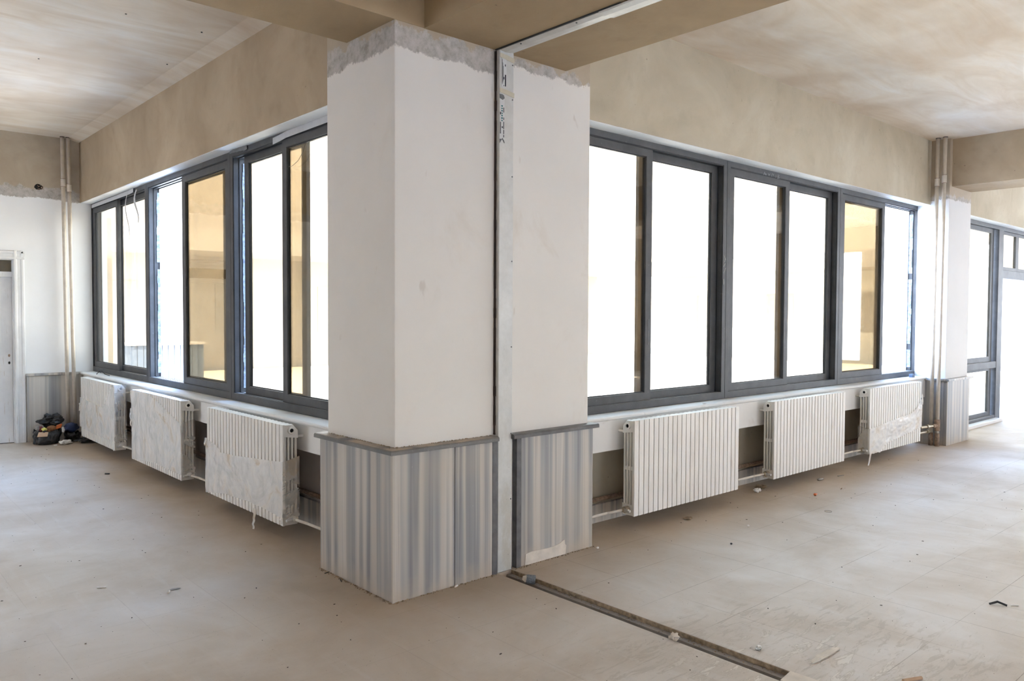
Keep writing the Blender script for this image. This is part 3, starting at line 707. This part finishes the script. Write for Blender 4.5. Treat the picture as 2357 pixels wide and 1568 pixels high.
# ------------------------------------------------------------------ radiators
PIPE_LABEL = {
 'white radiator nearest the pillar on the left wall, film over its lower half': 'thin cream supply pipe between the corner pillar and the nearest left radiator',
 'middle radiator of the left wall almost wholly covered in film': 'thin cream supply pipe joining the middle left radiator at its bottom',
 'radiator on the left wall nearest the end wall, film torn to a V': 'thin cream supply pipe joining the end left radiator at its bottom',
 'bare white ribbed radiator nearest the pillar on the right wall': 'thin cream supply pipe between the corner pillar and the nearest right radiator',
 'bare white ribbed radiator in the middle of the right wall': 'thin cream supply pipe joining the middle right radiator at its bottom',
 'radiator on the right wall nearest the far pillar, torn film sagging diagonally': 'thin cream supply pipe joining the far right radiator at its bottom'}
PITCHR = .0585; NS = 24; RL = NS*PITCHR; RH = .71; RZ = .112; RD = .12
def radiator(P, s0, d0, label, group, film=None, plug=False):
    """P(d,s,z) world mapping; s0 near end, sections run to s0+RL; front plane at depth d0"""
    base = Vector(P(d0+RD/2, s0+RL/2, RZ)); BR = (XL if P is PL else YR)-d0-.001
    t = thing('radiator', label, 'radiator', base, group)
    f = lambda s, d, z: P(d0+d, s0+s, RZ+z)
    bm = new()
    for i in range(NS):
        a = i*PITCHR
        prism(bm, [(a+.0015, .0035), (a+.003, .0), (a+.034, 0), (a+.036, .001), (a+.0565, .0045), (a+.0570, .014), (a+.0015, .014)], lambda x, y, h: f(x, y, h), 0, RH)
        c = a+.029
        w_ = .019
        # headers (with chamfer) top and bottom
        top = [(.014, RH-.002), (.080, RH-.002), (.118, RH-.045), (.120, RH-.10), (.014, RH-.085)]
        for sgn in (0, 1):
            pts = top if sgn == 0 else [(.014, 0.0), (.112, 0.0), (.12, .02), (.12, .085), (.014, .075)]
            prism(bm, pts, lambda y, z, h: f(h, y, z), c-w_, c+w_)
        for k, yc in enumerate((.027, .053, .080, .108)):
            rr_ = .0088
            pr = [(c+ (w_-.002)*math.cos(q*math.pi/4+math.pi/8), yc+rr_*math.sin(q*math.pi/4+math.pi/8)) for q in range(8)]
            prism(bm, pr, lambda x, y, h: f(x, y, h), .06, RH-.06)
        prism(bm, [(.014, .335), (.112, .335), (.112, .365), (.014, .365)], lambda y, z, h: f(h, y, z), c-.012, c+.012)
        # top pleat
        prism(bm, [(c-w_-.006, RH-.004), (c, RH+.001), (c+w_+.006, RH-.004)], lambda x, z, h: f(x, h, z), .012, .080)
    for z in (RH-.042, .045):
        cyl(bm, f(.02, .066, z), f(RL-.02, .066, z), .020, 12)
    obj('section_stack', bm, M['rad'], t)
    for end, sg in ((.010, -1), (RL-.012, 1)):
        bm = new(); c0 = Vector(f(end, .066, RH-.042)); ax = Vector(f(end+sg, .066, RH-.042))-c0
        ring(bm, c0, ax, .026, .0145, .016); o = obj('hub_collar', bm, M['rad'], t, smooth=False)
        bm = new(); cyl(bm, c0+ax*.004, c0+ax*.006, .0148, 16); obj('hub_hole', bm, M['hole'], o)
    # valve and pipe at the near end bottom
    bm = new(); a = Vector(f(.012, .066, .045)); b = Vector(f(-.03, .066, .045)); cyl(bm, a, b, .024, 16)
    cyl(bm, b, Vector(f(-.055, .066, .045)), .014, 14)
    v_ = obj('valve', bm, M['brass'] if not film or film == 'R3' else M['rad'], t)
    bm = new(); cyl(bm, Vector(f(-.035, .060, .045)), Vector(f(-.035, .018, .043)), .013, 14); cyl(bm, Vector(f(-.035, .018, .043)), Vector(f(-.035, .006, .043)), .0105, 14); obj('valve_cap', bm, M['chrome'], v_, .002)
    bm = new(); tube(bm, [Vector(f(-.056, .07, .045)), Vector(f(-.20, .09, .042)), Vector(f(-.56, .12, .03))], .0095, 12)
    tag(obj('supply_pipe', bm, M['pipe'], None, smooth=True, loc=Vector(f(-.3, .1, .04))), PIPE_LABEL[label], 'pipe', 'supply pipes along the windows')
    # wall bracket
    for s in (.03, RL-.03):
        bm = new(); cyl(bm, f(s, .112, .62), f(s, BR, .62), .009, 12); obj('wall_bracket', bm, M['rad'], t)
    if plug:
        bm = new(); cyl(bm, f(RL, .03, RH-.03), f(RL+.022, .03, RH-.03), .013, 12); obj('bleed_plug', bm, M['pipe'], t)
    return t, f
def film_sheet(t, f, top, bot, s_end=None, wrap=True, seed=0, tails=()):
    """torn film: grid over the front face, wrapping the near end"""
    s_end = RL+.012 if s_end is None else s_end
    NSg, NZ = 84, 34
    bm = new(); g = []
    path = []
    if wrap:
        for k in range(8): path.append(('e', RD*(1-k/8.0)))
    for k in range(NSg+1): path.append(('f', k/NSg*s_end))
    for ci, (kd, val) in enumerate(path):
        row = []
        s = val if kd == 'f' else -.001
        tz, bz = interp(top, max(0, s)), interp(bot, max(0, s))
        if kd == 'e': tz += val*.25; 
        jag = .010*noise.noise(Vector((ci*.37, seed, 0)))+.006*noise.noise(Vector((ci*1.3, seed, 3)))
        for j in range(NZ+1):
            q = j/NZ; z = bz-jag + (tz+jag-bz)*q
            wv = noise.noise(Vector((ci*.11+seed, q*2.2, seed*1.7)))*.010+noise.noise(Vector((ci*.35+seed, q*7, 1)))*.004
            off = .005+max(-.002, wv)
            p = f(s, -off, z) if kd == 'f' else f(-.010-max(0, wv)*.8, val, z)
            row.append(bm.verts.new(p))
        g.append(row)
    for a, b in zip(g, g[1:]):
        for j in range(NZ): bm.faces.new((a[j], b[j], b[j+1], a[j+1]))
    for (s, z, dl, ds, wd) in tails:      # hanging scraps
        prev = None
        for k in range(8):
            q = k/7; z_ = z-dl*q; ss = s+ds*q+.01*noise.noise(Vector((k*.8, seed, 9))); ww = wd*(1-.6*q)
            y_ = -.010-.012*noise.noise(Vector((k*.7, seed, 2)))
            cur = (bm.verts.new(f(ss-ww/2, y_, z_)), bm.verts.new(f(ss+ww*.1, y_-.008, z_)), bm.verts.new(f(ss+ww/2, y_, z_)))
            if prev:
                for i in (0, 1): bm.faces.new((prev[i], prev[i+1], cur[i+1], cur[i]))
            prev = cur
    o = obj('plastic_film', bm, M['film'], t, smooth=True)
    o.data.materials.append(M['film_thin'])
    for p in o.data.polygons:
        if wrap and p.index < 8*NZ: p.material_index = 1
    return o
def interp(tab, x):
    for (a, u), (b, v) in zip(tab, tab[1:]):
        if x <= b: return u+(v-u)*max(0, (x-a))/(b-a)
    return tab[-1][1]
t, f = radiator(PL, 1.487, .071, 'white radiator nearest the pillar on the left wall, film over its lower half', 'radiators under the left windows', 'L3')
film_sheet(t, f, [(0, .455), (.35, .425), (.85, .385), (1.1, .375), (1.16, .42), (1.42, .45)], [(0, .06), (.5, .075), (1.0, .055), (1.42, .0)], seed=3, tails=((.02, .12, .10, -.02, .05), (.45, .05, .17, .02, .05), (1.39, .46, .07, .03, .05), (1.2, .42, .13, .03, .05)))
t, f = radiator(PL, 3.481, .068, 'middle radiator of the left wall almost wholly covered in film', 'radiators under the left windows', 'L2')
film_sheet(t, f, [(0, .515), (.1, .53), (.45, .62), (.75, .685), (.9, .705), (1.42, .70)], [(0, .05), (.7, .06), (1.42, .0)], seed=11, tails=((1.395, .52, .12, .03, .06), (1.395, .42, .08, .02, .05)))
t, f = radiator(PL, 5.509, .070, 'radiator on the left wall nearest the end wall, film torn to a V', 'radiators under the left windows', 'L1')
film_sheet(t, f, [(0, .69), (.1, .68), (.28, .52), (.45, .425), (.6, .43), (1.42, .47)], [(0, .10), (.7, .09), (1.42, .11)], seed=23, tails=((.0, .12, .12, .0, .05), (1.395, .4, .1, .02, .04)))
radiator(PR, 2.134, .044, 'bare white ribbed radiator nearest the pillar on the right wall', 'radiators under the right windows', None, True)
radiator(PR, 4.135, .055, 'bare white ribbed radiator in the middle of the right wall', 'radiators under the right windows', None)
t, f = radiator(PR, 6.10, .050, 'radiator on the right wall nearest the far pillar, torn film sagging diagonally', 'radiators under the right windows', 'R3')
film_sheet(t, f, [(0, .275), (.5, .315), (1.1, .36), (1.25, .41), (1.42, .52)], [(0, .0), (.28, .0), (.40, .07), (.65, .10), (1.42, .165)], seed=31, tails=((.03, .03, .16, -.08, .05), (1.395, .56, .12, .01, .05)))

# ------------------------------------------------------------------ things on the sills
bm = new(); box(bm, 7.76, 7.83, .255, .30, .846, .888)
tag(obj('grey_block', bm, M['steelblue'], None, .003), 'small grey block on the right window sill near the far pillar', 'block')
def lump(name, c, r, mat, label, cat, seed=0, sub=3, amp=.35, group=None, freq=2.0):
    bm = new(); bmesh.ops.create_icosphere(bm, subdivisions=sub, radius=1)
    for v in bm.verts:
        n = 1+amp*noise.noise(v.co*freq+Vector((seed, 0, 0)))+amp*.4*noise.noise(v.co*freq*2.7+Vector((0, seed, 0)))
        v.co = Vector((v.co.x*r[0]*n, v.co.y*r[1]*n, v.co.z*r[2]*n))
    zmin = min(v.co.z for v in bm.verts)
    for v in bm.verts: v.co += Vector((c[0], c[1], c[2]-zmin))
    return tag(obj(name, bm, mat, None, loc=Vector(c)), label, cat, group)
lump('paper_scrap', (3.30, .235, .846), (.03, .012, .006), M['paper'], 'little white scrap on the right sill above the nearest radiator', 'scrap', 3, 2)
bm = new(); tube(bm, [Vector(p) for p in ((.30, 6.55, .85), (.27, 6.62, .865), (.25, 6.70, .90), (.26, 6.78, .875), (.24, 6.72, .90), (.235, 6.85, .855), (.25, 6.90, .850))], .004, 8)
tag(obj('wire_twist', bm, M['black']), 'bent black wire lying on the left sill near the end wall', 'wire')

# ------------------------------------------------------------------ rubbish in the left corner
def bagmesh(c, rx, ry, h, seed, openness=.55):
    bm = new(); NR, NA = 14, 56; rows = []
    for i in range(NR):
        q = i/(NR-1); ang = q*1.75
        for_r = (.72+.28*q if q > .12 else .72*q/.12)*(1-.25*max(0, q-.8)*5*.6); z = h*max(0, q-.12)/.88
        row = []
        for k in range(NA):
            a = 2*math.pi*k/NA
            n = 1+.22*noise.noise(Vector((math.cos(a)*1.7, math.sin(a)*1.7, q*2+seed)))+.13*noise.noise(Vector((math.cos(a)*5, math.sin(a)*5, q*4+seed)))
            rim = (.25*noise.noise(Vector((math.cos(a)*2.2+seed, math.sin(a)*2.2, 5)))) * max(0, q-.6)*h*3
            row.append(bm.verts.new((c[0]+rx*for_r*n*math.cos(a), c[1]+ry*for_r*n*math.sin(a), c[2]+max(0, z)+rim)))
        rows.append(row)
    for a, b in zip(rows, rows[1:]):
        for k in range(NA): j = (k+1) % NA; bm.faces.new((a[k], a[j], b[j], b[k]))
    bm.faces.new(rows[0][::-1])
    # rubbish level inside
    return bm
bm = bagmesh((-.225, 7.27, .002), .165, .165, .17, 2)
tag(obj('rubbish_bag', bm, M['bag']), 'open black rubbish bag in the corner beside the door casing', 'bag', 'black rubbish bags in the corner')
bm = bagmesh((.06, 7.28, .002), .10, .13, .11, 7)
tag(obj('rubbish_bag', bm, M['bag']), 'low black rubbish bag under the navy bundle by the pipes', 'bag', 'black rubbish bags in the corner')
lump('black_plastic', (-.15, 7.37, .17), (.11, .07, .07), M['bag'], 'crumpled black plastic heaped at the back of the open rubbish bag', 'plastic', 5, 4, .75, freq=1.5)
lump('black_plastic', (.24, 7.02, .0), (.17, .09, .035), M['bag'], 'flat black plastic sheet on the floor under the end radiator', 'plastic', 9, 4, .5)
lump('navy_bundle', (.035, 7.24, .112), (.085, .065, .058), M['blue'], 'dark navy plastic bundle in front of the corner pipes', 'bundle', 2, 3, .2)
lump('brown_cloth', (-.175, 7.25, .135), (.065, .06, .04), M['brown'], 'brown cloth lying inside the open rubbish bag', 'cloth', 4, 3, .3)
lump('maroon_wrapper', (-.285, 7.27, .14), (.035, .05, .035), M['maroon'], 'maroon wrapper inside the open rubbish bag', 'wrapper', 8, 3, .4)
lump('yellow_wrapper', (-.265, 7.19, .165), (.028, .02, .02), M['yellow'], 'small yellow wrapper on the open rubbish bag', 'wrapper', 1, 3, .5)
bm = new(); box(bm, -.028, .028, -.02, .02, -.02, .02)
for v in bm.verts: v.co = Vector((v.co.x+v.co.z*.3-.105, v.co.y+7.21, v.co.z*1.1+.205+v.co.x*.3))
tag(obj('orange_packet', bm, M['orange'], None, .003), 'orange packet in the open rubbish bag beside the navy bundle', 'packet')
lump('white_wrapper', (-.33, 7.24, .165), (.025, .02, .028), M['grey'], 'grey white wrapper at the door side of the rubbish bag', 'wrapper', 12, 3, .4)
lump('paper_scrap', (-.062, 7.19, .13), (.016, .014, .034), M['paper'], 'white paper tucked between orange packet and navy bundle', 'paper', 14, 3, .4)
bm = new(); prism(bm, [(-.075, -.04), (.05, -.05), (.08, .045), (-.04, .055)], lambda a, b, h: (-.30+a*.85, 7.10+b*.7, .135+h+b*.45), 0, .004)
tag(obj('cardboard_piece', bm, M['card']), 'tan square of cardboard lying on the rubbish bag', 'cardboard')
lump('paper_wad', (-.07, 7.05, .0), (.06, .04, .024), M['paper'], 'crumpled white paper wad on the floor before the rubbish bags', 'paper', 21, 4, .5)
lump('paper_scrap', (-.18, 7.03, .0), (.02, .008, .005), M['paper'], 'tiny white scrap beside the paper wad and rubbish bag', 'scrap', 22, 2)

# ------------------------------------------------------------------ small debris on the floor
def stick(name, c, l, ang, r, mat, label, cat, bend=0):
    bm = new(); d = Vector((math.cos(ang), math.sin(ang), 0)); n = Vector((-d.y, d.x, 0))
    p = [Vector((c[0], c[1], r))+d*(-l/2)+n*bend*0, Vector((c[0], c[1], r+abs(bend)*.6))+n*bend, Vector((c[0], c[1], r))+d*(l/2)]
    tube(bm, p, r, 8); return tag(obj(name, bm, mat), label, cat)
lump('plastic_scrap', (4.01, .14, 0), (.045, .025, .015), M['paper'], 'crumpled clear-white plastic scrap on the floor between first and second right radiators', 'scrap', 31, 3, .6)
lump('orange_scrap', (4.28, -.27, 0), (.022, .014, .010), M['orange'], 'small orange scrap on the floor before the middle right radiator', 'scrap', 32, 2)
bm = new(); N = 20; pts = [Vector((3.81+.028*math.cos(2*math.pi*k/N), -.62+.028*math.sin(2*math.pi*k/N), .003)) for k in range(N+1)]; tube(bm, pts, .0015, 5)
tag(obj('wire_ring', bm, M['grey']), 'thin wire ring lying on the bare floor at right', 'ring')
stick('black_scrap', (2.50, -2.235), .085, R(-60), .006, M['black'], 'black twisted scrap on the floor at lower right', 'scrap', .018)
stick('cigarette_end', (2.565, -2.295), .04, R(-50), .004, M['paper'], 'white cigarette end beside the black scrap at lower right', 'cigarette end')
stick('white_chip', (-1.133, 1.323), .05, R(-30), .005, M['paper'], 'white paper chip, left one of two on the left floor', 'chip')
stick('white_chip', (-.868, .988), .03, R(60), .006, M['pale'], 'beige chip, right one of two on the left floor', 'chip')
lump('dirt_crumb', (-.825, 1.02, 0), (.035, .012, .003), M['grey'], 'flat grey smear of dirt beside the beige chip', 'dirt', 41, 2)
stick('white_stub', (.428, -.02), .03, R(20), .005, M['paper'], 'white stub on the floor at the pillar slab seam', 'stub')
stick('dark_splinter', (-.029, .514), .04, R(70), .004, M['black'], 'dark splinter on the floor at the left foot of the pillar', 'splinter')
stick('dark_splinter', (-.02, .70), .035, R(10), .003, M['black'], 'dark sliver just beyond the pillar left edge', 'splinter')
stick('dark_scrap', (-.191, 4.805), .045, R(-40), .006, M['black'], 'dark scrap on the floor before the middle left radiator', 'scrap')
lump('grey_chunk', (4.95, .02, 0), (.05, .022, .010), M['grey'], 'flat grey chunk on the floor below the middle right radiator', 'chunk', 43, 2, .2)
lump('dirt_heap', (4.17, .20, 0), (.06, .04, .012), M['dirt'], 'dark dirt heap under the supply pipe of the middle right radiator', 'dirt', 45, 4, .8, freq=5)
stick('dark_splinter', (5.3, -.02), .09, R(-12), .004, M['grey'], 'thin grey splinter on the floor before the right radiators', 'splinter')
stick('dark_splinter', (4.72, -.30), .04, R(15), .003, M['brown'], 'short brown splinter right of the orange scrap', 'splinter')
lump('white_pebble', (2.90, -.44, 0), (.010, .009, .008), M['paper'], 'white pebble on the floor below the first right radiator', 'pebble', 50, 2)
lump('dark_pebble', (2.40, -.61, 0), (.009, .008, .006), M['black'], 'dark pebble on the floor right of the pillar base', 'pebble', 51, 2)
lump('foil_ball', (.985, -1.66, 0), (.016, .013, .010), M['chrome'], 'small foil scrap beside the channel at lower right', 'scrap', 52, 3, .7)
lump('mortar_flake', (1.17, -1.90, 0), (.12, .018, .003), M['pale'], 'long flaking strip of pale mortar right of the channel', 'flake', 53, 4, .6)
lump('mortar_lump', (.776, -1.32, -.004), (.022, .02, .016), M['pale'], 'pale mortar lump on the edge of the floor channel', 'lump', 54, 3, .7)
lump('pale_pebble', (1.62, -.06, 0), (.012, .008, .007), M['paper'], 'pale pebble at the right foot of the narrow pillar half', 'pebble', 55, 2)
lump('dirt_heap', (2.75, .0, 0), (.045, .03, .005), M['dirt'], 'flat brown dirt patch below the first right radiator', 'dirt', 56, 3, .5)
lump('mortar_flake', (.34, -1.74, 0), (.09, .035, .004), M['pale'], 'broad crust of pale mortar left of the channel', 'flake', 57, 4, .6)
stick('wood_stick', (1.2, -2.28), .10, R(-25), .008, M['card'], 'short broken wooden stick at the bottom edge right of the channel', 'stick')
bm = new(); prism(bm, [(.755, -1.90), (.87, -1.885), (.895, -2.3), (.77, -2.35)], lambda a, b, h: (a, b, h), .0005, .009)
tag(obj('stone_offcut', bm, M['pale']), 'pale stone offcut bridging the channel at the bottom edge', 'stone')
# brown dust ridges at the pillar foot
for side, lab in ((0, 'crumbs of brown dust along the right-facing foot of the corner pillar'), (1, 'crumbs of brown dust along the left-facing foot of the corner pillar')):
    bm = new()
    for k in range(150):
        s_ = rnd.uniform(0, .84) if side else rnd.uniform(0, 1.64)
        o_ = -.005-abs(rnd.gauss(0, .010))
        if not side and .76 < s_ < .89: continue
        r_ = rnd.uniform(.0015, .005)
        p = (o_, s_, r_*.5) if side else (s_, o_, r_*.5)
        bmesh.ops.create_icosphere(bm, subdivisions=1, radius=r_, matrix=Matrix.Translation(p))
    o = tag(obj('floor_dust', bm, M['dirt']), lab, 'dust'); o['kind'] = 'stuff'
bm = new(); n_ = 0
while n_ < 520:
    x, y = rnd.uniform(-2.2, 7), rnd.uniform(-3, 6.8)
    if x > -.05 and y > -.05 and not (x > 1.75 and y < .2) : continue
    if .74 < x < .91: continue
    r_ = rnd.choice((.0012, .0015, .002, .002, .003, .004))
    mt = Matrix.Translation((x, y, r_*.4)) @ Matrix.Rotation(rnd.uniform(0, 3), 4, 'Z') @ Matrix.Diagonal((rnd.uniform(1, 2.6), 1, .6, 1))
    bmesh.ops.create_icosphere(bm, subdivisions=1, radius=r_, matrix=mt); n_ += 1
o = tag(obj('floor_crumbs', bm, M['grit']), 'tiny dark crumbs scattered over the open floor', 'crumbs'); o['kind'] = 'stuff'
# tape roll wedged in the channel
tp = thing('tape_roll', 'rolled patterned grey and beige scrap wedged across the floor channel', 'roll', (.835, -.205, .0))
bm = new(); ring(bm, (.862, -.235, .0), (-.35, .28, .06), .027, .023, .055, 24); obj('speckled_band', bm, simple('speckled grey weave', (.16, .18, .20), .8, var=.9, ns=300), tp)
bm = new(); cyl(bm, (.822, -.198, .006), (.806, -.186, .012), .022, 18, .012); cyl(bm, (.84, -.215, .004), (.822, -.198, .006), .021, 18, .022); obj('beige_core', bm, M['pale'], tp)

# ------------------------------------------------------------------ courtyard outside
struct(boxo('floor_courtyard', (.5, 60, .5, 60, -.35, -.12), M['concrete']))
struct(boxo('floor_street', (-80, 120, -80, 120, -.6, -.36), M['concrete']))
def facade(label, P, s0, s1, d, hz, mat):
    t = thing('building', label, 'building', P(d, (s0+s1)/2, -.12))
    bm = new(); a = P(d, s0, -.12); b = P(d+6, s1, hz); box(bm, min(a[0], b[0]), max(a[0], b[0]), min(a[1], b[1]), max(a[1], b[1]), -.12, hz); obj('wall', bm, mat, t)
    bm = new(); a = P(d-2.2, s0, 3.3); b = P(d, s1, 3.9); box(bm, min(a[0], b[0]), max(a[0], b[0]), min(a[1], b[1]), max(a[1], b[1]), 3.3, 3.9); obj('canopy', bm, M['facade'], t)
    s = s0+1
    while s < s1-2:
        for z in (1.0,):
            a = P(d-.03, s, z); b = P(d+.02, s+1.2, z+1.5)
            bm = new(); box(bm, min(a[0], b[0]), max(a[0], b[0]), min(a[1], b[1]), max(a[1], b[1]), z, z+1.5); obj('window', bm, M['facade_dark'], t)
        s += 3.4
    return t
facade('pale building across the courtyard seen through the left windows', lambda d, s, z: (s, d, z), -1, 24, 20, 8.5, M['facade'])
facade('pale building across the courtyard seen through the right windows', lambda d, s, z: (d, s, z), 1, 18, 27, 6.5, M['facade2'])
bx = thing('garden_shed', 'blue grey metal box standing in the courtyard beyond the open left window', 'shed', (3.1, 13.2, -.12))
bm = new()
for k in range(12): box(bm, 2.4+k*.12, 2.4+k*.12+.11, 13.0, 13.8, -.12, .95)
obj('ribbed_wall', bm, M['steelblue'], bx); boxo('lid', (2.35, 3.9, 12.95, 13.85, .95, .99), M['facade'], bx)
